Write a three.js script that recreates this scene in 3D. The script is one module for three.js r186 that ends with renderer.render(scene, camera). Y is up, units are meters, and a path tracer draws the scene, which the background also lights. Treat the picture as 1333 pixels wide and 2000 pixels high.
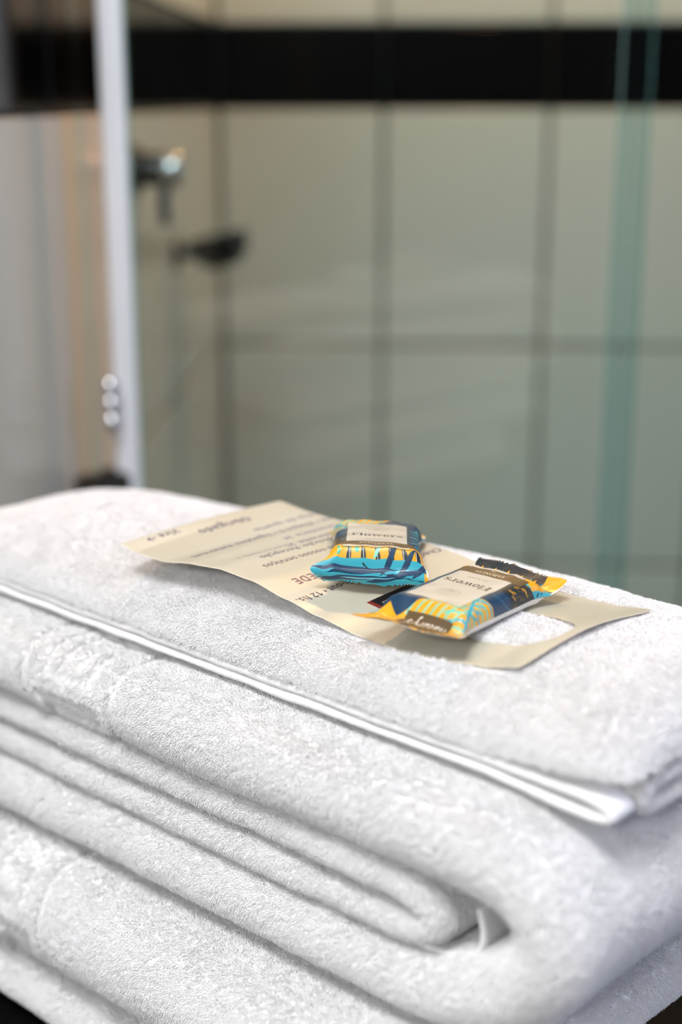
import * as THREE from 'three';
import { RoundedBoxGeometry } from 'three/addons/geometries/RoundedBoxGeometry.js';
import { ImprovedNoise } from 'three/addons/math/ImprovedNoise.js';
import { mergeGeometries, mergeVertices } from 'three/addons/utils/BufferGeometryUtils.js';
import { RectAreaLightUniformsLib } from 'three/addons/lights/RectAreaLightUniformsLib.js';

// ------------------------------------------------------------------ camera, sky, lights, exposure
const scene = new THREE.Scene();
scene.background = new THREE.Color(0x0b0c0e);
const EYE = 1.25;
const camera = new THREE.PerspectiveCamera(39.59, 1333 / 2000, 0.02, 30);
camera.position.set(0, EYE, 0);
camera.rotation.order = 'YXZ';
camera.rotation.set(THREE.MathUtils.degToRad(-16.065), THREE.MathUtils.degToRad(3.247), 0);
camera.focus = 0.622;
camera.userData.fStop = 3.3;
scene.add(camera);

const LIGHT = {
  ceiling: { color: 0xfbfbff, power: 9.6, size: 0.6, at: [-0.3, 2.46, 0.1] },
  shower: { color: 0xffb880, power: 2.9, radius: 0.05, at: [0.12, 2.44, -1.78] },
  window: { color: 0xc4d2ff, power: 1.7, w: 0.8, h: 1.0, at: [1.555, 1.55, -0.1] },
  mirror: { color: 0xfcfcff, power: 4.8, w: 1.0, h: 0.5, at: [-0.7, 1.95, 1.36] },
};
const EXPOSURE = 1.88;
RectAreaLightUniformsLib.init();
const renderer = new THREE.WebGLRenderer({ antialias: true });
renderer.toneMapping = THREE.LinearToneMapping;
renderer.toneMappingExposure = EXPOSURE;
renderer.shadowMap.enabled = true;

// ------------------------------------------------------------------ helpers
const { PI, sin, cos, abs, pow, min, max, sqrt, sign, floor, hypot } = Math;
const clamp = (x, a = 0, b = 1) => min(b, max(a, x));
const lerp = (a, b, t) => a + (b - a) * t;
const smooth = (a, b, x) => { const t = clamp((x - a) / (b - a)); return t * t * (3 - 2 * t); };
function rng(seed) { let s = seed >>> 0; return () => { s = (s + 0x6d2b79f5) >>> 0; let t = Math.imul(s ^ (s >>> 15), 1 | s); t = (t + Math.imul(t ^ (t >>> 7), 61 | t)) ^ t; return ((t ^ (t >>> 14)) >>> 0) / 4294967296; }; }
const perlin = new ImprovedNoise();
const noise = (x, y, z = 0) => perlin.noise(x + 31.7, y + 17.3, z + 5.1);
function table(xs, ys) { return (x) => { if (x <= xs[0]) return ys[0]; for (let i = 1; i < xs.length; i++) if (x <= xs[i]) { const t = (x - xs[i - 1]) / (xs[i] - xs[i - 1]); const s = t * t * (3 - 2 * t); return lerp(ys[i - 1], ys[i], lerp(t, s, 0.6)); } return ys[ys.length - 1]; }; }

const used = {};
function numbered(name) { const n = used[name] = (used[name] ?? -1) + 1; return n ? `${name}_${String(n).padStart(3, '0')}` : name; }
function tag(o, label, category, group) { o.userData.label = label; o.userData.category = category; if (group) o.userData.group = group; return o; }
function structure(o) { o.userData.kind = 'structure'; return o; }
function mesh(name, geometry, material, parent = scene) {
  const m = new THREE.Mesh(geometry, material);
  m.name = parent === scene ? numbered(name) : name; m.castShadow = m.receiveShadow = true; parent.add(m); return m;
}
function thing(name, label, category, at = [0, 0, 0], turn = 0, group) {
  const o = new THREE.Group(); o.name = numbered(name); o.position.set(...at); o.rotation.y = turn; scene.add(o);
  return tag(o, label, category, group);
}
function box(w, h, d, r = 0.002, seg = 1) { return new RoundedBoxGeometry(w, h, d, seg, r); }
const moved = (g, x, y, z) => g.translate(x, y, z);
function cylinderAlong(axis, r, len, seg = 28, bevel = 0.0015) {
  const b = min(bevel, r * 0.4, len * 0.3);
  const g = new THREE.LatheGeometry([[0, 0], [r - b, 0], [r, b], [r, len - b], [r - b, len], [0, len]].map(([x, y]) => new THREE.Vector2(x, y)), seg);
  if (axis === 'x') g.rotateZ(-PI / 2); if (axis === 'z') g.rotateX(PI / 2); return g;
}
function lathe(points, seg = 32) { return new THREE.LatheGeometry(points.map(([x, y]) => new THREE.Vector2(x, y)), seg); }

// ------------------------------------------------------------------ textures
function canvasTexture(w, h, draw, color = true) {
  const c = document.createElement('canvas'); c.width = w; c.height = h; draw(c.getContext('2d'), w, h);
  const t = new THREE.CanvasTexture(c); if (color) t.colorSpace = THREE.SRGBColorSpace; t.magFilter = THREE.LinearFilter; return t;
}
function dataTexture(n, f) {
  const d = new Uint8Array(n * n * 4);
  for (let y = 0; y < n; y++) for (let x = 0; x < n; x++) { const v = clamp(f(x / n, y / n)) * 255; d.set([v, v, v, 255], (y * n + x) * 4); }
  const t = new THREE.DataTexture(d, n, n); t.magFilter = THREE.LinearFilter; t.wrapS = t.wrapT = THREE.RepeatWrapping; t.needsUpdate = true; return t;
}
const rw0 = rng(5);
const weaveBump = dataTexture(256, (u, v) => 0.5 + 0.25 * sin(u * 2 * PI * 16) * sin(v * 2 * PI * 16) + 0.2 * (rw0() - 0.5));

// ------------------------------------------------------------------ materials
const std = (o) => new THREE.MeshStandardMaterial(o);
const phys = (o) => new THREE.MeshPhysicalMaterial(o);
const lin = (r, g, b) => new THREE.Color().setRGB(r, g, b);
const M = {
  terry: std({ color: lin(0.9, 0.892, 0.882), roughness: 1 }),
  pile: std({ color: lin(0.93, 0.926, 0.92), roughness: 1 }),
  weave: std({ color: lin(0.91, 0.905, 0.896), roughness: 0.95, bumpMap: weaveBump, bumpScale: 0.0003 }),
  grout: std({ color: lin(0.11, 0.1, 0.085), roughness: 0.95 }),
  tiles: [0, 1, 2].map((i) => phys({ color: lin(0.62 + 0.014 * i, 0.645 + 0.012 * i, 0.575 + 0.008 * i), roughness: 0.18, specularIntensity: 0.65 })),
  black: [0, 1].map((i) => phys({ color: lin(0.002, 0.0018, 0.0017), roughness: 0.1 + 0.02 * i, specularIntensity: 0.2 })),
  plaster: std({ color: lin(0.62, 0.6, 0.56), roughness: 0.95 }),
  dim: std({ color: lin(0.015, 0.015, 0.015), roughness: 0.9 }),
  floor: std({ color: lin(0.2, 0.18, 0.155), roughness: 0.5 }),
  granite: phys({ color: lin(0.003, 0.003, 0.0032), roughness: 0.35, specularIntensity: 0.1 }),
  wood: std({ color: lin(0.05, 0.035, 0.025), roughness: 0.6 }),
  chrome: std({ color: lin(0.72, 0.73, 0.74), metalness: 1, roughness: 0.14 }),
  darkChrome: std({ color: lin(0.1, 0.105, 0.105), metalness: 1, roughness: 0.22 }),
  aluminium: std({ color: lin(0.92, 0.94, 0.95), metalness: 0.05, roughness: 0.35 }),
  rubber: std({ color: lin(0.012, 0.012, 0.011), roughness: 0.7 }),
  glass: phys({ color: lin(0.86, 0.955, 0.965), transmission: 1, thickness: 0, roughness: 0, ior: 1.52 }),
  glassEdge: phys({ color: lin(0.6, 0.82, 0.78), transmission: 0.85, thickness: 0, roughness: 0.1, ior: 1.52 }),
};

// ------------------------------------------------------------------ the room
const LEFT = -0.3013, BACK = -2.14, RIGHT = 1.6, FRONT = 1.4, CEIL = 2.5, PARTITION = -0.86, FAR_LEFT = -1.3;
structure(mesh('floor', moved(box(RIGHT - FAR_LEFT + 0.3, 0.1, FRONT - BACK + 0.3, 0.005), (RIGHT + FAR_LEFT) / 2, -0.05, (FRONT + BACK) / 2), M.floor));
structure(mesh('ceiling', moved(box(RIGHT - FAR_LEFT + 0.3, 0.1, FRONT - BACK + 0.3, 0.005), (RIGHT + FAR_LEFT) / 2, CEIL + 0.05, (FRONT + BACK) / 2), M.plaster));
structure(mesh('wall_front', moved(box(RIGHT - FAR_LEFT + 0.3, CEIL, 0.12, 0.005), (RIGHT + FAR_LEFT) / 2, CEIL / 2, FRONT + 0.06), M.dim));
const wallBack = structure(mesh('wall_back', moved(box(RIGHT - LEFT + 0.3, CEIL, 0.12, 0.003), (RIGHT + LEFT) / 2, CEIL / 2, BACK - 0.068), M.grout));
const wallLeft = structure(mesh('wall_left', moved(box(LEFT - FAR_LEFT, CEIL, PARTITION - BACK + 0.1, 0.003), (LEFT + FAR_LEFT) / 2 - 0.008, CEIL / 2, (PARTITION + BACK) / 2 - 0.05), M.grout));
structure(mesh('wall_side', moved(box(0.12, CEIL, FRONT - PARTITION + 0.2, 0.005), FAR_LEFT - 0.06, CEIL / 2, (FRONT + PARTITION) / 2), M.plaster));
{ // right wall with a window opening
  const { w, h, at } = LIGHT.window, y0 = at[1] - h / 2, y1 = at[1] + h / 2, z0 = at[2] - w / 2, z1 = at[2] + w / 2, x = RIGHT + 0.06;
  const g = [];
  const add = (ya, yb, za, zb) => g.push(moved(new THREE.BoxGeometry(0.12, yb - ya, zb - za), x, (ya + yb) / 2, (za + zb) / 2));
  add(0, y0, BACK - 0.1, FRONT + 0.1); add(y1, CEIL, BACK - 0.1, FRONT + 0.1); add(y0, y1, BACK - 0.1, z0); add(y0, y1, z1, FRONT + 0.1);
  structure(mesh('wall_right', mergeGeometries(g), M.plaster));
  const win = structure(new THREE.Group()); win.name = 'window_1'; win.position.set(RIGHT, at[1], at[2]); scene.add(win);
  const f = [];
  for (const s of [-1, 1]) { f.push(moved(box(0.05, h, 0.04, 0.004), 0.03, 0, s * (w / 2 - 0.02))); f.push(moved(box(0.05, 0.04, w - 0.08, 0.004), 0.03, s * (h / 2 - 0.02), 0)); }
  f.push(moved(box(0.04, 0.025, w - 0.08, 0.004), 0.03, 0, 0));
  mesh('window_frame', mergeGeometries(f), M.aluminium, win);
  mesh('window_pane', moved(new THREE.BoxGeometry(0.006, h - 0.08, w - 0.08), 0.034, 0, 0), std({ color: 0xffffff, emissive: LIGHT.window.color, emissiveIntensity: 1.2, roughness: 0.6 }), win);
  const l = new THREE.RectAreaLight(LIGHT.window.color, LIGHT.window.power, w - 0.1, h - 0.1); l.position.set(at[0], at[1], at[2]); l.lookAt(-1, at[1] - 0.3, at[2]); scene.add(l);
}
// tiles, one mesh each, on the back wall and on the left wall of the shower
{
  const TW = 0.2402, GAP = 0.0065, BEV = 0.0025, rt = rng(11);
  const B0 = EYE - 0.0075, B1 = EYE + 0.1065, TH = 0.3452;
  const rows = [];
  for (let y = B0; y > 0.05; y -= TH) rows.push([max(0.003, y - TH), y, false]);
  rows.push([B0, B1, true]);
  for (let y = B1; y < CEIL - 0.02; y += TH) rows.push([y, min(CEIL - 0.003, y + TH), false]);
  const cache = {};
  const tile = (h, black) => cache[`${h.toFixed(4)}${black}`] ??= new RoundedBoxGeometry(TW - (black ? 0.0015 : GAP), h - (black ? 0.001 : GAP), 0.012, 1, BEV);
  for (const [y0, y1, black] of rows) {
    for (let k = 0; k < 7; k++) {
      const m = mesh(black ? 'border_tile' : 'tile', tile(y1 - y0, black), black ? M.black[k % 2] : M.tiles[floor(rt() * 3)], wallBack);
      m.position.set(LEFT + 0.0012 + TW * (k + 0.5), (y0 + y1) / 2, BACK - 0.0055 - rt() * 0.0006);
    }
    for (let k = 0; k < 5; k++) {
      const m = mesh(black ? 'border_tile' : 'tile', tile(y1 - y0, black), black ? M.black[k % 2] : M.tiles[floor(rt() * 3)], wallLeft);
      m.rotation.y = PI / 2; m.position.set(LEFT - 0.0055 - rt() * 0.0005, (y0 + y1) / 2, BACK + TW * (k + 0.5));
    }
  }
}
// lamps: a square ceiling panel over the vanity, a downlight in the shower, a mirror lamp behind the viewer
{
  const L = LIGHT.ceiling, t = thing('ceiling_light', 'square white ceiling light panel above the towels', 'ceiling light', [L.at[0], CEIL, L.at[2]]);
  mesh('frame', moved(box(L.size + 0.04, 0.03, L.size + 0.04, 0.005), 0, -0.016, 0), M.plaster, t);
  mesh('diffuser', moved(box(L.size, 0.006, L.size, 0.002), 0, -0.033, 0), std({ color: 0xffffff, emissive: L.color, emissiveIntensity: 3 }), t);
  const l = new THREE.RectAreaLight(L.color, L.power, L.size, L.size); l.position.set(...L.at); l.lookAt(L.at[0], 0, L.at[2]); scene.add(l);
}
{
  const L = LIGHT.shower, t = thing('downlight', 'small round warm downlight in the shower ceiling', 'ceiling light', [L.at[0], CEIL, L.at[2]]);
  mesh('ring', lathe([[0.07, 0], [0.085, 0], [0.085, -0.008], [0.07, -0.012], [0.06, -0.006], [0.07, 0]]), M.aluminium, t);
  mesh('lens', lathe([[0, -0.004], [0.06, -0.004], [0.062, -0.002], [0, -0.001]]), std({ color: 0xffffff, emissive: L.color, emissiveIntensity: 12 }), t);
  const l = new THREE.SpotLight(L.color, L.power, 0, 1.25, 0.6, 2); l.position.set(...L.at); l.target.position.set(L.at[0], 0, L.at[2]); l.castShadow = true; l.shadow.radius = L.radius / 0.02; scene.add(l, l.target);
}
{
  const L = LIGHT.mirror, t = thing('wall_light', 'long white wall light above the mirror behind the viewer', 'wall light', [L.at[0], L.at[1], FRONT]);
  mesh('bracket', moved(box(L.w * 0.5, 0.06, 0.03, 0.004), 0, 0, -0.016), M.aluminium, t);
  mesh('diffuser', moved(box(L.w, L.h, 0.01, 0.004), 0, 0, -0.0335), std({ color: 0xffffff, emissive: L.color, emissiveIntensity: 4 }), t);
  const l = new THREE.RectAreaLight(L.color, L.power, L.w, L.h); l.position.set(L.at[0], L.at[1], L.at[2] - 0.005); l.lookAt(L.at[0], L.at[1] - 0.6, 0); scene.add(l);
}

// ------------------------------------------------------------------ vanity with its black top
const COUNTER = 0.805;
{
  const t = thing('vanity', 'dark bathroom vanity with a polished black stone top under the towels', 'vanity', [0.4, 0, -0.575]);
  mesh('countertop', moved(box(1.39, 0.03, 0.75, 0.004, 2), 0, COUNTER - 0.015, 0), M.granite, t);
  mesh('cabinet_body', moved(box(1.37, 0.7, 0.68, 0.004), 0, 0.4245, 0), M.wood, t);
  mesh('plinth', moved(box(1.3, 0.074, 0.6, 0.004), 0, 0.037, 0), M.wood, t);
  for (let k = 0; k < 3; k++) {
    const d = mesh('door', moved(box(0.448, 0.66, 0.018, 0.003), -0.46 + 0.455 * k, 0.43, 0.3495), M.wood, t);
    mesh('handle', moved(cylinderAlong('y', 0.006, 0.12), -0.28 + 0.455 * k, 0.5, 0.364), M.chrome, d);
  }
}

// ------------------------------------------------------------------ shower screen and fittings
const GLASS_Z = -1.2;
{
  const H = 2.0, post = thing('shower_post', 'pale vertical metal post at the left edge of the shower glass', 'shower post', [-0.2545, 0, GLASS_Z]);
  const outline = new THREE.Shape(); const r = 0.006, a = 0.0102, b = 0.011;
  outline.moveTo(-a + r, -b); outline.lineTo(a - r, -b); outline.quadraticCurveTo(a, -b, a, -b + r); outline.lineTo(a, b - r); outline.quadraticCurveTo(a, b, a - r, b); outline.lineTo(-a + r, b); outline.quadraticCurveTo(-a, b, -a, b - r); outline.lineTo(-a, -b + r); outline.quadraticCurveTo(-a, -b, -a + r, -b);
  mesh('profile', new THREE.ExtrudeGeometry(outline, { depth: H, bevelEnabled: false, curveSegments: 8 }).rotateX(-PI / 2), M.aluminium, post);
  mesh('hinge', moved(box(0.03, 0.05, 0.03, 0.005, 2), -0.012, EYE - 0.335, 0.004), M.rubber, post);
  mesh('hinge', moved(box(0.022, 0.034, 0.026, 0.005, 2), -0.034, EYE - 0.332, 0.004), M.rubber, post);
  // beaded chrome handle
  const pts = [[0, 0]]; for (let i = 0; i <= 36; i++) { const q = i / 36; pts.push([0.0035 + 0.0035 * abs(sin(q * 3 * PI)), q * 0.046]); } pts.push([0, 0.046]);
  const hd = thing('shower_door_handle', 'small beaded chrome handle on the pale shower post', 'door handle', [-0.263, EYE - 0.27, GLASS_Z + 0.0245]);
  mesh('grip', lathe(pts, 24), M.chrome, hd);
  mesh('mount', moved(cylinderAlong('z', 0.003, 0.01), 0.004, 0.023, -0.0135), M.chrome, hd);
  const ch = thing('clear_seal', 'slim clear seal strip between the left wall and the shower post', 'seal strip', [-0.2865, 0, GLASS_Z - 0.01]);
  mesh('strip', moved(box(0.006, H, 0.012, 0.001), 0, H / 2, 0), M.glass, ch);
  const pane = (label, x0, x1, z) => {
    const t = thing('shower_glass_pane', label, 'glass pane', [(x0 + x1) / 2, 0, z]);
    mesh('glass', moved(new THREE.BoxGeometry(x1 - x0 - 0.003, H - 0.02, 0.008), 0, H / 2 + 0.006, 0), M.glass, t);
    for (const [s, x] of [[-1, -(x1 - x0) / 2], [1, (x1 - x0) / 2]]) mesh('edge', moved(box(0.0016, H - 0.02, 0.008, 0.0006), x - s * 0.0008, H / 2 + 0.006, 0), M.glassEdge, t);
    mesh('bottom_rail', moved(box(x1 - x0, 0.016, 0.016, 0.002), 0, 0.008, 0), M.aluminium, t);
  };
  pane('fixed clear glass pane of the shower, beside the pale post', -0.2445, 0.181, GLASS_Z);
  pane('sliding greenish glass pane at the right end of the shower', 0.152, 1.1, GLASS_Z + 0.03);
}
{ // valve high on the left wall
  const t = thing('shower_valve', 'chrome shower valve with a drop lever, upper fitting on the left tiled wall', 'shower valve', [LEFT, EYE - 0.067, -1.5]);
  mesh('flange', cylinderAlong('x', 0.026, 0.008), M.darkChrome, t);
  mesh('body', moved(cylinderAlong('x', 0.017, 0.024), 0.008, 0, 0), M.darkChrome, t);
  mesh('cap', lathe([[0, 0], [0.017, 0], [0.0185, 0.003], [0.0185, 0.017], [0.014, 0.021], [0, 0.022]]).rotateZ(-PI / 2).translate(0.032, 0, 0), M.chrome, t);
  mesh('lever', new THREE.TubeGeometry(new THREE.CatmullRomCurve3([[0.034, -0.012, 0], [0.032, -0.03, 0.002], [0.033, -0.056, 0.004]].map((p) => new THREE.Vector3(...p))), 20, 0.006, 10), M.darkChrome, t);
}
{ // small dish lower down, near the corner
  const t = thing('soap_dish', 'dark chrome soap dish, lower fitting on the left tiled wall near the corner', 'soap dish', [LEFT, EYE - 0.176, -1.74]);
  mesh('flange', cylinderAlong('x', 0.02, 0.006), M.darkChrome, t);
  mesh('arm', moved(cylinderAlong('x', 0.007, 0.016), 0.005, 0, 0), M.darkChrome, t);
  mesh('bowl', lathe([[0, 0], [0.02, 0], [0.033, 0.012], [0.039, 0.036], [0.036, 0.037], [0.029, 0.016], [0.018, 0.005], [0, 0.005]], 40).translate(0, -0.018, 0).rotateZ(0.22).translate(0.056, 0.002, 0), M.darkChrome, t);
}

// ------------------------------------------------------------------ the towel stack: its own axes (u along the long face, y up, w towards the viewer)
const TURN = THREE.MathUtils.degToRad(-41), ORIGIN = new THREE.Vector3(0.072, EYE - 0.245, -0.457);
const toWorld = (u, y, w) => new THREE.Vector3(u * cos(TURN) + w * sin(TURN), y, -u * sin(TURN) + w * cos(TURN)).add(ORIGIN);
function stackThing(name, label, category, base, group) { const p = toWorld(...base); const t = thing(name, label, category, [p.x, p.y, p.z], TURN, group); t.base = base; return t; }
function stackMesh(name, g, m, t) { const [a, b, c] = t.base; g.translate(-a, -b, -c); return mesh(name, g, m, t); }

// --- card surface (needed by the top towel, which it presses down): a along its length from the left end, b across from the near edge
const HOLE = { a: 0.876, b: 0.405, ra: 0.106, rb: 0.19 };
const CARD = (() => {
  const A = [-0.280, 0.0024], D = [-0.061, -0.0205], B = [-0.283, -0.104], C = [-0.0556, -0.105];
  const front = table([0, 0.05, 0.128, 0.21, 0.29, 0.374, 0.468, 0.546, 0.646, 0.742, 0.823, 0.923, 1], [0.043, 0.0405, 0.0400, 0.0425, 0.0436, 0.0422, 0.0378, 0.0341, 0.0304, 0.029, 0.0293, 0.0322, 0.0358]);
  const back = table([0, 0.09, 0.16, 0.3, 0.49, 0.65, 0.8, 0.86, 0.92, 1], [0.0422, 0.0407, 0.0404, 0.041, 0.0405, 0.037, 0.0353, 0.0355, 0.0362, 0.0385]);
  const end = (x) => smooth(0.45, 0.85, x);
  return (a, b) => {
    const u = lerp(lerp(A[0], D[0], a), lerp(B[0], C[0], a), b), w = lerp(lerp(A[1], D[1], a), lerp(B[1], C[1], a), b);
    const bump = 0.0042 * end(a) * pow(sin(PI * clamp(b)), 1.4) + 0.0012 * smooth(0.3, 0, a) * sin(PI * clamp(b));
    return [u, lerp(front(a), back(a), b) + bump, w];
  };
})();
function cardHeight(u, w) { // height of the card above a spot, or Infinity beside it
  const a = clamp((u + 0.2815) / 0.2235, -0.2, 1.2), wf = lerp(0.0024, -0.0205, a), wb = lerp(-0.104, -0.105, a), b = (w - wf) / (wb - wf);
  if (a < -0.01 || a > 1.01 || b < -0.01 || b > 1.01) return Infinity;
  if (pow(abs(a - HOLE.a) / (HOLE.ra * 0.95), 2.3) + pow(abs(b - HOLE.b) / (HOLE.rb * 0.93), 2.3) < 1) return Infinity;
  return CARD(clamp(a), clamp(b))[1];
}

// --- pile: a clump of bent terry loops, instanced over the cloth
const clump = (() => {
  const r = rng(77), parts = [], COUNT = 9;
  for (let k = 0; k < COUNT; k++) {
    const ang = k * 2.39996 + 0.5 * r(), rad = sqrt((k + 0.5) / COUNT) * 0.00135, x0 = cos(ang) * rad, z0 = sin(ang) * rad, len = 0.0013 + 0.0008 * r(), la = (r() - 0.5) * 2.6, lean = 0.3 + 0.6 * r();
    const dx = cos(la) * lean, dz = sin(la) * lean, pos = [], idx = [], S = 4, N = 4;
    for (let i = 0; i <= S; i++) {
      const q = i / S, cx = x0 + dx * len * q * q, cz = z0 + dz * len * q * q + 0.0001 * sin(q * 5 + k), cy = -0.0003 + len * (q - 0.28 * lean * q * q);
      const rr = i === S ? 0.00007 : 0.00021 * (1 - 0.3 * q);
      for (let j = 0; j < N; j++) { const t = (j / N) * 2 * PI + q * 2; pos.push(cx + rr * cos(t), cy + (i === S ? 0.0001 : 0), cz + rr * sin(t)); }
    }
    for (let i = 0; i < S; i++) for (let j = 0; j < N; j++) { const a = i * N + j, b = i * N + (j + 1) % N, c = a + N, d = b + N; idx.push(a, c, b, b, c, d); }
    const g = new THREE.BufferGeometry(); g.setAttribute('position', new THREE.Float32BufferAttribute(pos, 3)); g.setIndex(idx); g.computeVertexNormals(); parts.push(g);
  }
  return mergeGeometries(parts);
})();
const allPile = [], PILE = 520000;
function addPile(t, surfaces, density, seed, keep) { // surfaces: [{geometry (stack axes, before it is moved), relief}]
  const r = rng(seed), mats = [], P = [0, 1, 2].map(() => new THREE.Vector3()), n = new THREE.Vector3(), p = new THREE.Vector3(), e1 = new THREE.Vector3(), e2 = new THREE.Vector3(), X = new THREE.Vector3(), Z = new THREE.Vector3(), m = new THREE.Matrix4();
  const DOWN = new THREE.Vector3(0.25, -1, 0.35).normalize();
  const [bu, by, bw] = t.base;
  for (const g of surfaces) {
    let carry = r();
    const pos = g.attributes.position, ix = g.index, rel = g.userData.relief;
    for (let f = 0; f < ix.count; f += 3) {
      const id = [0, 1, 2].map((k) => ix.getX(f + k)); id.forEach((v, k) => P[k].fromBufferAttribute(pos, v));
      e1.subVectors(P[1], P[0]); e2.subVectors(P[2], P[0]); n.crossVectors(e1, e2); const area = n.length() / 2; if (area < 1e-12) continue; n.normalize();
      carry += area * density * (0.85 + 0.3 * r()); const c = floor(carry); carry -= c;
      for (let k = 0; k < c; k++) {
        let a = r(), b = r(); if (a + b > 1) { a = 1 - a; b = 1 - b; }
        p.copy(P[0]).addScaledVector(e1, a).addScaledVector(e2, b);
        const h = rel ? rel[id[0]] : 1;
        let s = lerp(0.6, 1, h) * (0.8 + 0.45 * r());
        if (!keep(p, n)) continue;
        const ch = cardHeight(p.x, p.z); if (ch - p.y < 0.0008) continue; if (n.y > 0.3 && p.y + 0.0022 * s > ch - 0.0003) s = (ch - 0.0003 - p.y) / 0.0024; if (s < 0.15) continue;
        X.copy(DOWN).addScaledVector(n, -DOWN.dot(n)); const l = X.length(); X.normalize();
        const jit = (r() - 0.5) * lerp(2 * PI, 1.5, smooth(0.2, 0.7, l)) + 0.7 * noise(p.x * 60, p.y * 60, p.z * 60);
        X.applyAxisAngle(n, jit); Z.crossVectors(X, n);
        m.makeBasis(X.clone().multiplyScalar(s * (0.9 + 0.3 * r())), n.clone().multiplyScalar(s), Z.clone().multiplyScalar(s));
        m.setPosition(p.x - bu, p.y - by, p.z - bw); mats.push(m.clone());
      }
    }
  }
  const im = new THREE.InstancedMesh(clump, M.pile, mats.length); mats.forEach((q, i) => im.setMatrixAt(i, q));
  im.name = 'terry_pile'; im.userData.kind = 'stuff'; im.castShadow = im.receiveShadow = true; t.add(im); allPile.push(mats.length);
}

// --- faces turned so that a closed shape's normals point outward
function outward(pos, idx) {
  let v = 0; const g = (i, k) => pos[idx[i] * 3 + k];
  for (let i = 0; i < idx.length; i += 3) v += g(i, 0) * (g(i + 1, 1) * g(i + 2, 2) - g(i + 1, 2) * g(i + 2, 1)) + g(i, 1) * (g(i + 1, 2) * g(i + 2, 0) - g(i + 1, 0) * g(i + 2, 2)) + g(i, 2) * (g(i + 1, 0) * g(i + 2, 1) - g(i + 1, 1) * g(i + 2, 0));
  if (v < 0) for (let i = 0; i < idx.length; i += 3) { const t = idx[i + 1]; idx[i + 1] = idx[i + 2]; idx[i + 2] = t; }
  return idx;
}

// --- woven key border: 0 in its flat channels, 1 on its raised pile
const KEY = ['00000000000', '01111111110', '01000000010', '01011111010', '01010001010', '01010101010', '01010111010', '01010000010', '01011111110', '01000000000'];
function keyRelief(s, q, s0, s1) {
  if (s < s0 || s > s1) return 1;
  const cell = (s1 - s0) / 13, i = floor((s - s0) / cell), j = floor(q / 0.0045) % 10;
  if (i === 0 || i === 12) return 0; if (i === 1 || i === 11) return 1;
  const c = KEY[(j + 10) % 10][clamp(i - 1, 0, 10)]; return c === '1' ? 1 : 0;
}

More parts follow.
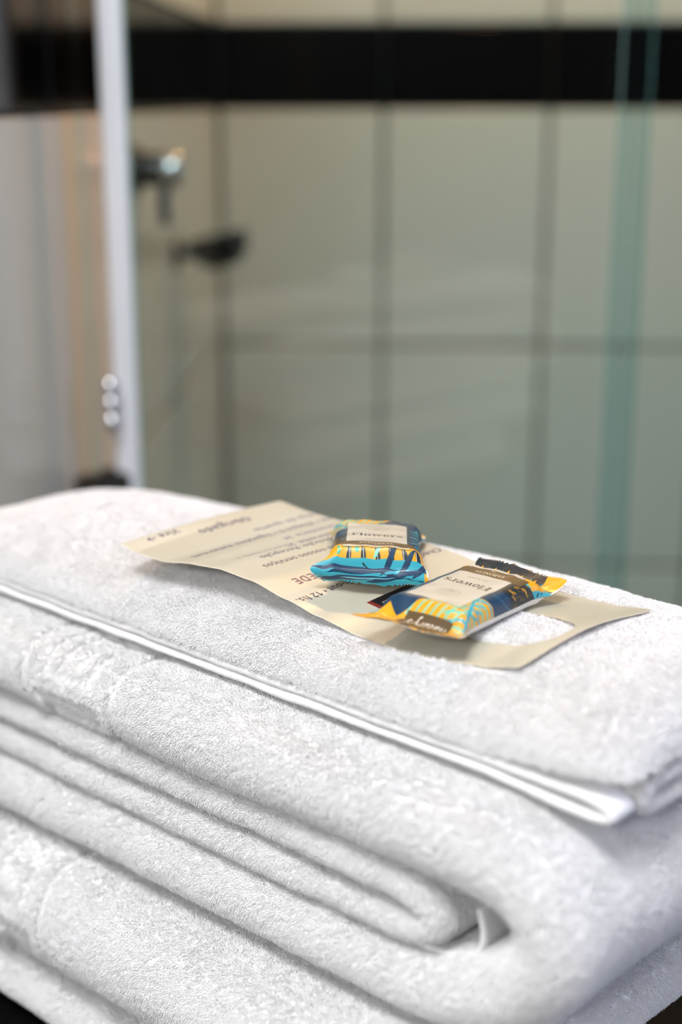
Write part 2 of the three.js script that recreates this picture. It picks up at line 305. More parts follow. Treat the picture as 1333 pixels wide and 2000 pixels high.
// --- a thick sheet of cloth: a rounded cross-section across w swept along a path in the (u, y) plane
function clothSheet({ path, wf, wb, rf, step = 0.0016, seed = 0, lump = 0.0007, border, post, swap, thin }) {
  // path(q in 0..1) -> { u, y, t } ; resampled to equal steps
  const raw = []; for (let i = 0; i <= 600; i++) raw.push(path(i / 600));
  const acc = [0]; for (let i = 1; i < raw.length; i++) acc.push(acc[i - 1] + hypot(raw[i].u - raw[i - 1].u, raw[i].y - raw[i - 1].y));
  const L = acc[acc.length - 1], n = Math.ceil(L / step), nodes = [];
  for (let i = 0, k = 0; i <= n; i++) {
    const s = (L * i) / n; while (k < raw.length - 2 && acc[k + 1] < s) k++;
    const f = (s - acc[k]) / max(1e-9, acc[k + 1] - acc[k]), a = raw[k], b = raw[k + 1];
    nodes.push({ s, u: lerp(a.u, b.u, f), y: lerp(a.y, b.y, f), t: lerp(a.t, b.t, f) });
  }
  const len = nodes.length;
  nodes.forEach((d, i) => { const a = nodes[max(0, i - 1)], b = nodes[min(len - 1, i + 1)], h = hypot(b.u - a.u, b.y - a.y); d.tu = (b.u - a.u) / h; d.ty = (b.y - a.y) / h; d.nu = -d.ty; d.ny = d.tu; });
  // rounded ends: extra rings that shrink the thickness to nothing
  const rings = []; const cap = 7;
  for (let i = cap; i >= 1; i--) { const th = (i / cap) * (PI / 2) * 0.985, d = nodes[0], r = d.t / 2; rings.push({ ...d, u: d.u - d.tu * r * sin(th), y: d.y - d.ty * r * sin(th), t: d.t * cos(th), s: d.s - r * sin(th), shrink: r * (1 - cos(th)) }); }
  nodes.forEach((d) => rings.push({ ...d, shrink: 0 }));
  for (let i = 1; i <= cap; i++) { const th = (i / cap) * (PI / 2) * 0.985, d = nodes[len - 1], r = d.t / 2; rings.push({ ...d, u: d.u + d.tu * r * sin(th), y: d.y + d.ty * r * sin(th), t: d.t * cos(th), s: d.s + r * sin(th), shrink: r * (1 - cos(th)) }); }
  // cross-section: [w, n in -1..1, nw (outward w), q (distance around from the near edge)]
  const W = wf - wb, sec = [], arcN = thin ? 6 : 14, flat = Math.ceil(W / (step * 1.15));
  for (let i = 0; i < flat; i++) sec.push(['b', i / flat]);
  for (let i = 0; i <= arcN; i++) sec.push(['f', i / arcN]);
  for (let i = 1; i < flat; i++) sec.push(['t', i / flat]);
  for (let i = 0; i <= arcN; i++) sec.push(['k', i / arcN]);
  const pos = [], rel = [], uv = [], Q = sec.length;
  for (const d of rings) {
    const r = min(rf ?? d.t / 2, W / 2), h = d.t / 2, wff = wf - d.shrink * 0.4, wbb = wb + d.shrink * 0.4;
    for (const [side, x] of sec) {
      let w, nn, ow = 0, on = 0, q;
      if (side === 'b') { w = lerp(wbb + r, wff - r, x); nn = -1; on = -1; q = -(wff - w); }
      else if (side === 't') { w = lerp(wff - r, wbb + r, x); nn = 1; on = 1; q = wff - w; }
      else { const th = side === 'f' ? lerp(-PI / 2, PI / 2, x) : lerp(PI / 2, 1.5 * PI, x); ow = cos(th); on = sin(th); nn = sin(th); w = side === 'f' ? wff - r + r * cos(th) : wbb + r + r * cos(th); q = side === 'f' ? (wff - w) * sign(on) + 0.5 * h * on : 0.1; }
      let u = d.u + d.nu * h * nn, y = d.y + d.ny * h * nn;
      const near = border ? keyRelief(d.s + (border.offset ?? 0), q + 0.05 + (border.shift ?? 0), border.s0, border.s1) : 1;
      let amp = lump * (0.9 * noise(d.s * 55 + seed, q * 55, seed) + 1.7 * noise(d.s * 17 + seed * 3, q * 17, seed)) + 0.00022 * noise(d.s * 420, q * 420, seed);
      if (border) amp -= 0.0014 * (1 - near);
      u += d.nu * on * amp; y += d.ny * on * amp; w += ow * amp;
      let P = [u, y, w]; if (post) P = post(P, d); if (swap) P = swap(P);
      pos.push(...P); rel.push(near); uv.push(d.s / 0.02, q / 0.02);
    }
  }
  const idx = [], R = rings.length;
  for (let i = 0; i < R - 1; i++) for (let j = 0; j < Q; j++) { const a = i * Q + j, b = i * Q + (j + 1) % Q, c = a + Q, e = b + Q; if (swap?.flip) idx.push(a, c, b, b, c, e); else idx.push(a, b, c, b, e, c); }
  for (const [row, flip] of [[0, false], [R - 1, true]]) for (let j = 1; j < Q - 1; j++) { const t = [row * Q, row * Q + j, row * Q + j + 1]; idx.push(...((flip !== !!swap?.flip) ? [t[0], t[1], t[2]] : [t[0], t[2], t[1]])); }
  const g = new THREE.BufferGeometry(); g.setAttribute('position', new THREE.Float32BufferAttribute(pos, 3)); g.setAttribute('uv', new THREE.Float32BufferAttribute(uv, 2)); g.setIndex(outward(pos, idx)); g.computeVertexNormals(); g.userData.relief = rel;
  return g;
}
const straight = (u0, u1, yf, tf) => (q) => { const u = lerp(u0, u1, q); return { u, y: yf(u), t: tf(u) }; };
function polyPath(segments) { // several pieces one after another, each (q) -> {u,y,t}
  return (q) => { const k = min(segments.length - 1, floor(q * segments.length)); return segments[k](q * segments.length - k); };
}
const bez = (a, b, c, d, t0, t1) => (q) => { const m = 1 - q; const f = (i) => m * m * m * a[i] + 3 * m * m * q * b[i] + 3 * m * q * q * c[i] + q * q * q * d[i]; return { u: f(0), y: f(1), t: lerp(t0, t1, q) }; };
const seg = (a, b, t0, t1) => (q) => ({ u: lerp(a[0], b[0], q), y: lerp(a[1], b[1], q), t: lerp(t0, t1, q) });
const UL = -0.41;

{ // ---- bottom towel: two thick layers resting on the black top
  const t = stackThing('bath_towel', 'folded white terry bath towel at the bottom of the stack, on the black top', 'towel', [-0.2, -0.2, -0.05], 'stacked white towels');
  const top = (u) => -0.1035 + 0.02 * u, mid = (u) => -0.1405 + 0.1 * u;
  const a = clothSheet({ path: straight(UL + 0.03, -0.046, (u) => (top(u) + mid(u)) / 2, (u) => top(u) - mid(u) - 0.002), wf: 0.064, wb: -0.165, seed: 3, border: { s0: 0.035, s1: 0.105 } });
  const b = clothSheet({ path: straight(UL + 0.03, -0.105, (u) => (mid(u) - 0.199) / 2, (u) => mid(u) + 0.199 - 0.002), wf: 0.062, wb: -0.165, rf: 0.02, seed: 4 });
  addPile(t, [a, b], PILE, 31, (p, n) => (p.z > 0.01 && n.y > -0.85) || (p.x > -0.09 && n.x > -0.2 && p.z > -0.15));
  stackMesh('upper_layer', a, M.terry, t); stackMesh('lower_layer', b, M.terry, t);
}
{ // ---- middle towel: an outer layer wrapped around an inner fold
  const t = stackThing('bath_towel', 'large folded white bath towel in the middle of the stack, wrapped around an inner fold', 'towel', [-0.2, -0.1, -0.05], 'stacked white towels');
  const tilt = ([u, y, w]) => [u, y + min(0, u) * 0.02 * clamp(-y / 0.1), w - 0.038 * min(0, u) * smooth(-0.1, 0, w)];
  const outer = clothSheet({
    path: polyPath([seg([UL, -0.0212], [-0.05, -0.0212], 0.035, 0.035), bez([-0.05, -0.0212], [0.014, -0.0212], [-0.008, -0.085], [-0.08, -0.0855], 0.035, 0.028), seg([-0.08, -0.0855], [UL, -0.0855], 0.028, 0.028)]),
    wf: 0.029, wb: -0.16, seed: 7, border: { s0: 0.095, s1: 0.165 }, post: tilt,
  });
  const inner = clothSheet({
    path: polyPath([seg([UL, -0.0465], [-0.09, -0.0455], 0.0125, 0.013), bez([-0.09, -0.0455], [-0.056, -0.046], [-0.056, -0.0628], [-0.085, -0.0628], 0.0135, 0.0135), seg([-0.085, -0.0628], [UL, -0.0628], 0.013, 0.0125)]),
    wf: 0.024, wb: -0.15, seed: 9, post: tilt,
  });
  const hem = clothSheet({
    path: polyPath([seg([UL, -0.0703], [-0.09, -0.0705], 0.002, 0.0026), bez([-0.09, -0.0705], [-0.05, -0.0715], [-0.037, -0.066], [-0.045, -0.045], 0.0026, 0.0026)]),
    wf: 0.019, wb: -0.1, seed: 10, lump: 0.0003, post: tilt, thin: true,
  });
  addPile(t, [outer, inner], PILE, 32, (p, n) => (p.z > -0.03 && n.y > -0.9) || (p.x > -0.06 && n.x > -0.3 && p.z > -0.16 && p.y < 0.01));
  stackMesh('outer_layer', outer, M.terry, t); stackMesh('inner_fold', inner, M.terry, t); stackMesh('hem', hem, M.weave, t);
}
{ // ---- top towel
  const t = stackThing('hand_towel', 'smaller folded white hand towel on top of the stack, carrying the card and soaps', 'towel', [-0.2, 0, -0.06], 'stacked white towels');
  const wbk = -0.152, yb = (u) => 0.0095 + 0.0045 * smooth(-0.07, -0.005, u);
  const thick = (u) => lerp(0.0265, 0.0215, smooth(-0.12, -0.28, u)) - 0.0035 * smooth(-0.07, -0.005, u);
  const N = 300, K = 190, pos = [], idx = [], rel = [], uv = [];
  const uAt = (i) => lerp(-0.46, 0.0015, i / N);
  for (let i = 0; i <= N; i++) {
    const u = uAt(i), aL = clamp((-0.46 + 0.15 - u) / 0.15), aR = clamp((u + 0.028) / 0.0295);
    const e = pow(max(0, 1 - pow(aL, 2.2)), 0.6) * pow(max(0, 1 - pow(aR, 2.6)), 0.5), wfr = 0.002 - 0.038 * u, shr = 0.012 * (1 - e);
    for (let j = 0; j < K; j++) {
      const topSide = j < K * 0.68, x = topSide ? cos((PI * j) / (K * 0.68)) : -cos((PI * (j - K * 0.68)) / (K * 0.32));
      const wf = wfr - shr, wb = wbk + shr + 0.026 * smooth(-0.15, -0.4, u), w = lerp(wb, wf, (x + 1) / 2), ex = x > 0 ? 2.15 : 2.5;
      const g = topSide ? pow(max(0, 1 - pow(abs(x), ex)), 1 / ex) : -0.06 * pow(max(0, 1 - pow(abs(x), 8)), 1 / 8);
      const s = u + 0.46, q = topSide ? (1 - x) * 0.08 : 0.2, near = topSide ? lerp(0.7, 1, keyRelief(s, q + 0.03, 0.035, 0.09)) : 1;
      let y = yb(u) + 0.06 * thick(u) + thick(u) * g * (topSide ? e : 1) * 1, ww = w;
      const amp = 0.0007 * (0.9 * noise(s * 55, q * 60, 2) + 1.6 * noise(s * 17, q * 17, 3)) + 0.0002 * noise(s * 420, q * 420, 1) - 0.0009 * (1 - near);
      if (topSide) { y += amp * sqrt(max(0, g)); ww += amp * (1 - g) * sign(x); }
      y = min(y, cardHeight(u, ww) - 0.0009);
      pos.push(u, y, ww); rel.push(near); uv.push(s / 0.02, q / 0.02);
    }
  }
  for (let i = 0; i < N; i++) for (let j = 0; j < K; j++) { const a = i * K + j, b = i * K + (j + 1) % K, c = a + K, d = b + K; idx.push(a, c, b, b, c, d); }
  const slab = new THREE.BufferGeometry(); slab.setAttribute('position', new THREE.Float32BufferAttribute(pos, 3)); slab.setAttribute('uv', new THREE.Float32BufferAttribute(uv, 2)); slab.setIndex(outward(pos, idx)); slab.computeVertexNormals(); slab.userData.relief = rel;
  const hemTilt = ([u, y, w]) => [u, y + 0.0006 * noise(u * 40, w * 40, 8), w - 0.038 * u];
  const hem = clothSheet({
    path: polyPath([seg([UL, 0.0066], [-0.02, 0.0066], 0.0036, 0.0036), bez([-0.02, 0.0066], [0.004, 0.0062], [0.004, -0.0018], [-0.018, -0.0002], 0.0036, 0.0036), seg([-0.018, -0.0002], [-0.06, 0.0022], 0.0036, 0.0036), seg([-0.06, 0.0022], [UL, 0.0022], 0.0036, 0.0036)]),
    wf: 0.002, wb: -0.014, seed: 12, lump: 0.0003, post: hemTilt, thin: true,
  });
  const swap = ([u, y, w]) => [w, y, u]; swap.flip = true;
  const loop = clothSheet({
    path: polyPath([seg([-0.145, 0.0102], [-0.03, 0.0102], 0.0066, 0.0066), bez([-0.03, 0.0102], [-0.011, 0.0102], [-0.011, 0.0004], [-0.03, 0.0004], 0.0066, 0.0066), seg([-0.03, 0.0004], [-0.145, 0.0004], 0.0066, 0.0066)]),
    wf: 0.001, wb: -0.05, seed: 14, lump: 0.0003, swap, post: ([u, y, w]) => [u, y - 0.03 * max(0, w + 0.03), w],
  });
  addPile(t, [slab], PILE, 33, (p, n) => n.y > -0.5);
  addPile(t, [loop], PILE, 34, (p, n) => p.x > -0.012 && n.x > -0.3);
  stackMesh('upper_layer', slab, M.terry, t); stackMesh('end_fold', loop, M.terry, t); stackMesh('hem', hem, M.weave, t);
}

// ------------------------------------------------------------------ the door card
{
  const t = stackThing('door_hanger_card', 'long cream printed card with a hand hole, bent over the top towel', 'card', [-0.17, 0.03, -0.06]);
  const art = canvasTexture(880, 2000, (c, W, H) => {
    c.fillStyle = '#bdb9a6'; c.fillRect(0, 0, W, H);
    const r = rng(3); for (let i = 0; i < 9000; i++) { c.fillStyle = `rgba(${r() < 0.5 ? '255,250,235' : '190,180,150'},0.05)`; c.fillRect(r() * W, r() * H, 3, 3); }
    const X = (b) => (1 - b) * W, Y = (a) => (1 - a) * H;
    const text = (s, a, b, size, color = '#2a2450', align = 'right', weight = 'bold') => { c.fillStyle = color; c.font = `${weight} ${size}px sans-serif`; c.textAlign = align; c.textBaseline = 'middle'; c.fillText(s, X(b), Y(a)); };
    text('Check-in', 0.492, 0.985, 54, '#201c50', 'left'); text('Check-out \u2022 12 hs.', 0.488, 0.02, 48, '#14143c');
    text('CARO H\u00d3SPEDE', 0.425, 0.15, 66, '#47264a');
    text('ramais dos nossos servi\u00e7os', 0.335, 0.17, 48, '#2e2846');
    text('a disposi\u00e7\u00e3o: Recep\u00e7\u00e3o', 0.29, 0.25, 48, '#2e2846');
    text('telefone interno  9', 0.258, 0.17, 32, '#5a5068', 'right', ''); text('Restaurante  21', 0.262, 0.47, 50, '#3c3866');
    text('Lavanderia  24', 0.218, 0.56, 46, '#45406a');
    text('Telefone \u2022 disque 9 \u2022 liga\u00e7\u00f5es externas', 0.168, 0.09, 52, '#2f2b58');
    text('Servi\u00e7o de quarto', 0.12, 0.58, 52, '#37335a');
    text('Obrigado', 0.05, 0.53, 64, '#221d50', 'center'); text('Vire', 0.018, 0.185, 54, '#1e1a4c'); c.strokeStyle = '#1e1a4c'; c.lineWidth = 6; c.beginPath(); c.moveTo(X(0.168), Y(0.018)); c.lineTo(X(0.12), Y(0.018)); c.moveTo(X(0.142), Y(0.026)); c.lineTo(X(0.12), Y(0.018)); c.lineTo(X(0.142), Y(0.01)); c.stroke();
    const y1 = Y(0.572), y0 = Y(0.632); c.fillStyle = '#7c1d18'; c.fillRect(X(0.64), y0, X(0.25) - X(0.64), y1 - y0); c.fillStyle = '#0c0a0c'; c.fillRect(X(0.61), y0, X(0.275) - X(0.61), y1 - y0);
    c.fillStyle = '#8d8f92'; c.font = 'bold 70px serif'; c.textAlign = 'right'; c.fillText('BAL', X(0.3), (y0 + y1) / 2);
  });
  // outline with a hand hole: polar grid between the hole and the border near the right end, plain grid elsewhere
  const T = 0.00045, hole = HOLE;
  const pts = []; const at = (a, b, side) => { const [u, y, w] = CARD(a, b); pts.push([u, y + (side ? T : 0), w, 1 - b, a]); return pts.length - 1; };
  const quads = [];
  const A0 = 0.74, NB = 44;
  for (const side of [1, 0]) {
    const G = []; const NA = 90; for (let i = 0; i <= NA; i++) { const row = []; for (let j = 0; j <= NB; j++) row.push(at((A0 * i) / NA, j / NB, side)); G.push(row); }
    for (let i = 0; i < NA; i++) for (let j = 0; j < NB; j++) quads.push([G[i][j], G[i + 1][j], G[i + 1][j + 1], G[i][j + 1], side]);
    const NT = 160, NR = 14, R = [];
    for (let k = 0; k < NT; k++) {
      const th = (k / NT) * 2 * PI, ca = cos(th), sb = sin(th), row = [];
      const sup = pow(pow(abs(ca), 2.3) + pow(abs(sb), 2.3), -1 / 2.3), ha = hole.a + hole.ra * ca * sup, hb = hole.b + hole.rb * sb * sup;
      let m = Infinity; const da = ca * hole.ra, db = sb * hole.rb; if (da > 1e-9) m = min(m, (1 - hole.a) / da); if (da < -1e-9) m = min(m, (A0 - hole.a) / da); if (db > 1e-9) m = min(m, (1 - hole.b) / db); if (db < -1e-9) m = min(m, -hole.b / db);
      for (let q = 0; q <= NR; q++) row.push(at(lerp(ha, hole.a + da * m, q / NR), lerp(hb, hole.b + db * m, q / NR), side)); R.push(row);
    }
    for (let k = 0; k < NT; k++) for (let q = 0; q < NR; q++) { const n = (k + 1) % NT; quads.push([R[k][q], R[k][q + 1], R[n][q + 1], R[n][q], side]); }
    if (side) { t.userData._top = [G, R]; } else { // rims
      const [G1, R1] = t.userData._top; delete t.userData._top;
      const rim = (top, bottom) => { for (let i = 0; i < top.length - 1; i++) quads.push([top[i], top[i + 1], bottom[i + 1], bottom[i], 2]); };
      rim(G1.map((r) => r[0]), G.map((r) => r[0])); rim(G1.map((r) => r[NB]), G.map((r) => r[NB])); rim(G1[0], G[0]);
      const loop = (col) => { const a = R1.map((r) => r[col]), b = R.map((r) => r[col]); rim([...a, a[0]], [...b, b[0]]); }; loop(0); loop(NR);
    }
  }
  const make = (sides) => {
    const pos = [], uv = [], idx = [], seen = {};
    const v = (i) => seen[i] ??= (pos.push(...pts[i].slice(0, 3)), uv.push(...pts[i].slice(3)), pos.length / 3 - 1);
    for (const [a, b, c, d, s] of quads) if (sides.includes(s)) { const [A, B, C, D] = [a, b, c, d].map(v); if (s === 0) idx.push(A, C, B, A, D, C); else idx.push(A, B, C, A, C, D); }
    const g = new THREE.BufferGeometry(); g.setAttribute('position', new THREE.Float32BufferAttribute(pos, 3)); g.setAttribute('uv', new THREE.Float32BufferAttribute(uv, 2)); g.setIndex(idx); g.computeVertexNormals(); return g;
  };
  stackMesh('printed_face', make([1]), phys({ map: art, roughness: 0.42, clearcoat: 0.28, clearcoatRoughness: 0.14, side: THREE.DoubleSide }), t);
  stackMesh('back_face', make([0, 2]), std({ color: 0xe9ddc6, roughness: 0.6, side: THREE.DoubleSide }), t);
}

// ------------------------------------------------------------------ the two soap sachets
function sachetArt(seed) {
  return canvasTexture(1024, 1760, (c, W, H) => {
    const NAVY = '#123a58', DARK = '#14252e', TEAL = '#36a6b6', YEL = '#e6a412', CREAM = '#c2bdae', BROWN = '#5d4827';
    const poly = (color, p) => { c.fillStyle = color; c.beginPath(); p.forEach(([x, y], i) => (i ? c.lineTo(x * W, y * H) : c.moveTo(x * W, y * H))); c.closePath(); c.fill(); };
    const leaf = (color, x, y, len, ang, wd) => { c.save(); c.translate(x * W, y * H); c.rotate(ang); c.fillStyle = color; c.beginPath(); c.moveTo(0, 0); c.quadraticCurveTo(len * 0.45 * W, -wd * W, len * W, 0); c.quadraticCurveTo(len * 0.45 * W, wd * W, 0, 0); c.fill(); c.restore(); };
    const stroke = (color, p, lw) => { c.strokeStyle = color; c.lineWidth = lw * W; c.lineCap = 'round'; c.beginPath(); c.moveTo(p[0][0] * W, p[0][1] * H); if (p.length === 3) c.quadraticCurveTo(p[1][0] * W, p[1][1] * H, p[2][0] * W, p[2][1] * H); else p.slice(1).forEach(([x, y]) => c.lineTo(x * W, y * H)); c.stroke(); };
    const dot = (color, x, y, r) => { c.fillStyle = color; c.beginPath(); c.arc(x * W, y * H, r * W, 0, 2 * PI); c.fill(); };
    c.fillStyle = NAVY; c.fillRect(0, 0, W, H);
    // top: yellow with teal fronds at the left, plain yellow at the right
    poly(YEL, [[0, 0], [1, 0], [1, 0.12], [0.86, 0.19], [0.72, 0.13], [0.62, 0.2], [0.5, 0.25], [0.34, 0.3], [0.24, 0.42], [0, 0.44]]);
    for (let i = 0; i < 11; i++) { const y = 0.07 + i * 0.035; stroke(i % 3 ? '#5fc4ac' : TEAL, [[0.0, y + 0.03], [0.14, y + 0.015], [0.34 - 0.012 * i, y - 0.035 + 0.004 * i]], 0.02); }
    for (let i = 0; i < 7; i++) stroke(i % 2 ? '#5fc4ac' : '#79cdb4', [[0.1 + i * 0.075, 0.275], [0.16 + i * 0.075, 0.22], [0.2 + i * 0.075, 0.155]], 0.019);
    stroke(TEAL, [[0.02, 0.14], [0.12, 0.28], [0.27, 0.43]], 0.03);
    for (let i = 0; i < 5; i++) stroke(TEAL, [[0.1 + 0.035 * i, 0.24 + 0.04 * i], [0.04 + 0.03 * i, 0.29 + 0.035 * i]], 0.02);
    poly(NAVY, [[0.56, 0.235], [0.7, 0.14], [0.84, 0.2], [0.9, 0.32], [0.6, 0.3]]);
    poly(YEL, [[0.66, 0.0], [1, 0], [1, 0.09], [0.92, 0.13], [0.8, 0.12]]);
    poly(TEAL, [[0.93, 0.14], [1, 0.1], [1, 0.19], [0.96, 0.19]]);
    for (let i = 0; i < 12; i++) { c.strokeStyle = 'rgba(255,250,225,0.75)'; c.lineWidth = 3; c.beginPath(); c.arc((0.68 + (i % 4) * 0.055) * W, (0.03 + floor(i / 4) * 0.028) * H, 11, 0, 2 * PI); c.stroke(); }
    // label with the maker's word
    poly(BROWN, [[0.17, 0.004], [0.64, 0.004], [0.64, 0.17], [0.17, 0.17]]);
    c.fillStyle = '#efe8d8'; c.textAlign = 'center'; c.textBaseline = 'middle'; c.save(); c.translate(0.4 * W, 0.1 * H); c.scale(1, 1.5); c.font = '112px sans-serif'; c.fillText("natury's", 0, 0); c.font = '36px sans-serif'; c.fillText('spa', 0.17 * W, -66); c.restore();
    // left flank downwards: navy, black with yellow flecks, teal with dots, yellow
    poly(NAVY, [[0, 0.43], [0.22, 0.4], [0.22, 0.6], [0, 0.6]]); stroke('#2b6f86', [[0.0, 0.56], [0.1, 0.47], [0.2, 0.5]], 0.008);
    leaf(TEAL, 0.17, 0.36, 0.12, 1.0, 0.03);
    poly(DARK, [[0, 0.57], [0.2, 0.55], [0.22, 0.72], [0.06, 0.77], [0, 0.77]]);
    const r = rng(seed); for (let i = 0; i < 7; i++) leaf(YEL, 0.02 + 0.1 * r(), 0.6 + 0.12 * r(), 0.05 + 0.06 * r(), -0.7 + 0.5 * r(), 0.009); for (let i = 0; i < 40; i++) dot(YEL, 0.15 * r(), 0.58 + 0.16 * r(), 0.003);
    poly(TEAL, [[0, 0.76], [0.14, 0.72], [0.2, 0.78], [0.14, 0.88], [0, 0.9]]); for (let i = 0; i < 12; i++) dot(NAVY, 0.015 + 0.15 * r(), 0.76 + 0.1 * r(), 0.009);
    // right flank: teal leaf streaks on navy
    for (let i = 0; i < 7; i++) leaf(i % 2 ? TEAL : '#6fb9bd', 1.02, 0.3 + i * 0.07, 0.24, PI - 0.5, 0.028);
    leaf(TEAL, 0.9, 0.27, 0.16, 1.5, 0.045);
    // bottom: yellow strip with dark leaf tips, then teal and navy waves
    const e = seed > 50 ? 0 : 0.024; // the film is cut a little differently on each pack
    poly(YEL, [[0.06, 0.74], [0.94, 0.74], [0.98, 0.828 + e], [0.04, 0.83 + e]]); for (let i = 0; i < 8; i++) dot('#3fae8a', 0.14 + 0.2 * r(), 0.785 + e + 0.03 * r(), 0.014);
    for (let i = 0; i < 6; i++) { leaf(DARK, 0.25 + i * 0.12, 0.785 + e, 0.14, 1.25 - 0.08 * i, 0.04); stroke('#e9e2cf', [[0.262 + i * 0.12, 0.795 + e], [0.285 + i * 0.12, 0.83 + e]], 0.004); }
    leaf('#7fd3b4', 0.48, 0.85, 0.12, -0.9, 0.03);
    poly(TEAL, [[0, 0.83 + e], [0.1, 0.825 + e], [1, 0.825 + e], [1, 1], [0, 1]]);
    leaf(NAVY, -0.05, 0.885, 0.62, 0.02, 0.06); leaf(NAVY, 0.12, 0.925, 0.6, -0.12, 0.08); leaf(NAVY, -0.1, 0.985, 0.7, -0.1, 0.06); leaf(NAVY, 0.42, 0.985, 0.62, -0.28, 0.075);
    leaf(NAVY, 0.55, 0.935, 0.3, -1.05, 0.05); leaf(NAVY, 0.7, 0.945, 0.3, -1.0, 0.055); leaf(NAVY, 0.84, 0.96, 0.3, -0.95, 0.06); leaf('#7fc8d6', 0.2, 0.965, 0.5, -0.06, 0.018);
    stroke(DARK, [[0.4, 0.84 + e], [0.6, 0.94], [0.95, 0.98]], 0.01);
    if (seed > 50) { poly(DARK, [[0.12, 0.85], [1, 0.84], [1, 1], [0.12, 1]]); for (let i = 0; i < 6; i++) leaf(TEAL, 0.2 + i * 0.14, 0.86, 0.15, 1.7 - 0.1 * i, 0.03); for (let i = 0; i < 6; i++) { leaf(YEL, 0.2 + i * 0.13, 0.84, 0.2, 1.9 - 0.1 * i, 0.042); } poly(YEL, [[0, 0.9], [0.16, 0.86], [0.22, 1], [0, 1]]); }
    else poly(YEL, [[0.96, 0.9], [1, 0.9], [1, 1], [0.96, 1]]);
    // cream panel, emblem, words and banner
        c.save(); c.translate(0, (seed > 50 ? -0.025 : 0.002) * H);
    c.strokeStyle = '#4c4a1e'; c.lineWidth = 6; c.strokeRect(0.192 * W, 0.258 * H, 0.616 * W, 0.556 * H);
    poly(CREAM, [[0.2, 0.77], [0.8, 0.77], [0.8, 0.806], [0.2, 0.806]]);
    poly(CREAM, [[0.21, 0.27], [0.79, 0.27], [0.79, 0.715], [0.21, 0.715]]);
    poly(BROWN, [[0.13, 0.695], [0.87, 0.695], [0.87, 0.782], [0.13, 0.782]]);
    c.strokeStyle = '#8a8578'; c.lineWidth = 4; c.beginPath(); c.ellipse(0.5 * W, 0.4 * H, 112, 86, 0, 0, 2 * PI); c.stroke();
    c.lineWidth = 3; for (let i = 0; i < 7; i++) { c.save(); c.translate(0.5 * W, 0.43 * H); c.rotate(-1.25 + i * 0.42); c.beginPath(); c.ellipse(0, -62, 17, 56, 0, 0, 2 * PI); c.stroke(); c.restore(); }
    c.beginPath(); c.moveTo(0.41 * W, 0.415 * H); c.quadraticCurveTo(0.5 * W, 0.45 * H, 0.6 * W, 0.41 * H); c.stroke();
    c.fillStyle = '#17191a'; c.font = 'bold 128px serif'; c.fillText('Flowers', 0.5 * W, 0.545 * H);
    c.fillStyle = '#8b8576'; c.font = 'italic 54px serif'; c.fillText('de banho', 0.5 * W, 0.632 * H);
    c.fillStyle = '#ddd2b6'; c.font = '64px serif'; c.fillText('SABONETE', 0.5 * W, 0.732 * H); c.font = '30px sans-serif'; c.fillText('15 g', 0.5 * W, 0.767 * H);
    c.restore();
  });
}
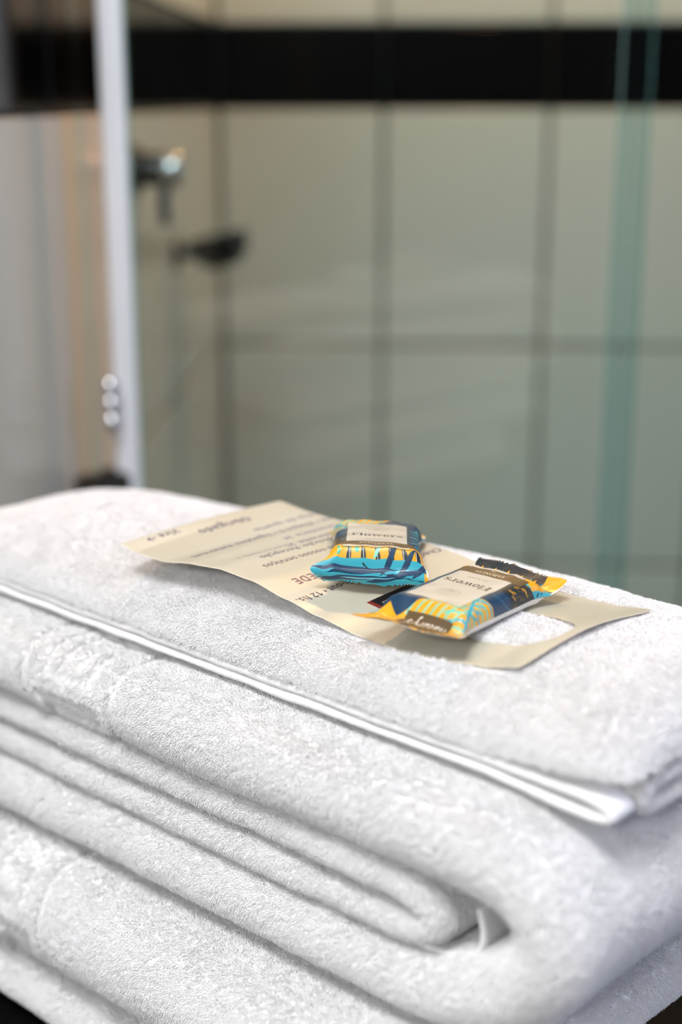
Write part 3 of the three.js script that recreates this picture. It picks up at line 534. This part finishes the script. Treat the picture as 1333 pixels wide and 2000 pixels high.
function soapSachet(label, at, turn, pitch, roll, seed, flapBottom, flapTop, stretch = 1) {
  // local axes: x = reading direction, z = down the print, y up; body on y = 0
  const p = toWorld(...at), t = thing('soap_sachet', label, 'soap sachet', [p.x, p.y, p.z], TURN + turn, 'two wrapped hotel soaps');
  const inner = new THREE.Matrix4().makeRotationFromEuler(new THREE.Euler(pitch, 0, roll));
  const Z1 = 0.0265, Z2 = 0.0315, Z3 = 0.041, HT = 0.0062, mid = 0.65 * HT;
  const r = seed * 1.7;
  const width = (z) => lerp(0.0196, 0.0232, smooth(Z1 - 0.008, Z2 + 0.002, abs(z)));
  const Z0 = stretch < 1 ? Z1 - 0.001 : Z1 - 0.004, half = (z) => lerp(HT, 0.00035, smooth(Z0, Z2, abs(z)) ** 0.9);
  const expo = 4.2, NT = 64, secPts = []; // cross-section angle samples with arc lengths of the body
  let acc = 0; for (let j = 0; j <= NT; j++) { const th = PI - (PI * j) / NT, sx = sign(cos(th)) * pow(abs(cos(th)), 2 / expo), sy = pow(abs(sin(th)), 2 / expo); if (j) acc += hypot((sx - secPts[j - 1].sx) * 0.0196, (sy - secPts[j - 1].sy) * HT); secPts.push({ sx, sy, q: acc }); }
  secPts.forEach((q) => { q.x = q.q / acc; });
  const place = (sx, sy, z, up) => {
    let az = abs(z); const flap = clamp((az - Z1) / (Z3 - Z1)), W = width(z);
    let x = W * sx, o = up * half(z) * (up > 0 ? 1.35 : 0.65) * sy, y = mid + o, zz = z;
    const crease = smooth(Z1 - 0.012, Z1 + 0.004, az) * (1 - 0.6 * smooth(Z2, Z3, az));
    y += crease * 0.0004 * sin(x * 620 + r + 4 * noise(x * 90, z * 90, r)) * (up > 0 ? 1 : 0.4) + 0.0004 * noise(x * 110, z * 110, r + up) * sy;
    if (flap > 0) {
      const F = z > 0 ? flapBottom : flapTop; if (F.widen) x *= 1 + F.widen(sx, flap);
      const ang = F.angle(sx), d = (az - Z1) * (F.len ?? 1), dir = sign(z);
      zz = dir * (Z1 + d * cos(ang * flap) - o * sin(ang * flap)) + (F.slide ? F.slide(sx) * flap : 0); y += d * sin(ang * flap) + o * (cos(ang * flap) - 1) + 0.0006 * flap * sin(sx * 5 + r);
    }
    const v = new THREE.Vector3(x, y - mid, zz * stretch).applyMatrix4(inner); v.y += mid; return v;
  };
  const build = (z0, z1, nz, up, tooth) => {
    const pos = [], uv = [], idx = [];
    for (let i = 0; i <= nz; i++) for (let j = 0; j <= NT; j++) {
      const s = secPts[j]; let z = lerp(z0, z1, i / nz); if (tooth && i === nz) z += sign(z1) * 0.0007 * (j % 2 ? 1 : -1); 
      const flapness = smooth(Z1 - 0.004, Z2, abs(z)), sx = lerp(s.sx, s.x * 2 - 1, flapness * 0.9);
      const v = place(sx, s.sy, z, up); if (tooth) v.y += 0.00012 * (i % 2 ? 1 : -1); pos.push(v.x, v.y, v.z); uv.push(up > 0 ? s.x : s.x, 1 - (z + Z3) / (2 * Z3));
    }
    for (let i = 0; i < nz; i++) for (let j = 0; j < NT; j++) { const a = i * (NT + 1) + j, b = a + 1, c = a + NT + 1, d = c + 1; const f = (z1 > z0) === (up > 0); if (f) idx.push(a, c, b, b, c, d); else idx.push(a, b, c, b, d, c); }
    const g = new THREE.BufferGeometry(); g.setAttribute('position', new THREE.Float32BufferAttribute(pos, 3)); g.setAttribute('uv', new THREE.Float32BufferAttribute(uv, 2)); g.setIndex(idx); g.computeVertexNormals(); return g;
  };
  const film = phys({ map: sachetArt(seed), roughness: 0.42, clearcoat: 0.3, clearcoatRoughness: 0.25, side: THREE.DoubleSide }), silver = std({ color: 0xd9d5cc, roughness: 0.45, metalness: 0.1, side: THREE.DoubleSide });
  mesh('wrapper', build(-Z2, Z2, 110, 1), film, t);
  mesh('back_film', build(-Z2, Z2, 60, -1), silver, t);
  for (const s of [-1, 1]) { const e = mesh('end_seal', build(s * Z2, s * Z3, 14, 1, true), film, t); mesh('seal_back', build(s * Z2, s * Z3, 14, -1, true), silver, e); }
  return t;
}
soapSachet('teal and navy wrapped soap behind the other, words upright, end flap bent towards the viewer', [-0.175, 0.0442, -0.0625], THREE.MathUtils.degToRad(42), -0.06, -0.05, 21,
  { angle: (x) => lerp(-1.6, -1.05, (x + 1) / 2), len: 0.55, widen: (x, f) => (x < 0 ? 0.22 * sin(PI * min(1, f * 1.05)) : 0.02 * f) }, { angle: () => -0.1 }, 0.98);
soapSachet('yellow and teal wrapped soap in front beside the card hole, words upside down', [-0.1122, 0.0378, -0.0495], THREE.MathUtils.degToRad(184), 0.0, 0.0, 63,
  { angle: (x) => lerp(0.22, 0.38, (x + 1) / 2) }, { angle: (x) => lerp(0.06, 0.2, (x + 1) / 2), slide: (x) => lerp(0.0075, -0.0005, (x + 1) / 2), widen: (x, f) => 0.05 * f }, 1.1);

console.log('pile clumps', allPile.join(' '), 'loops', clump.index.count / 3);
renderer.render(scene, camera);
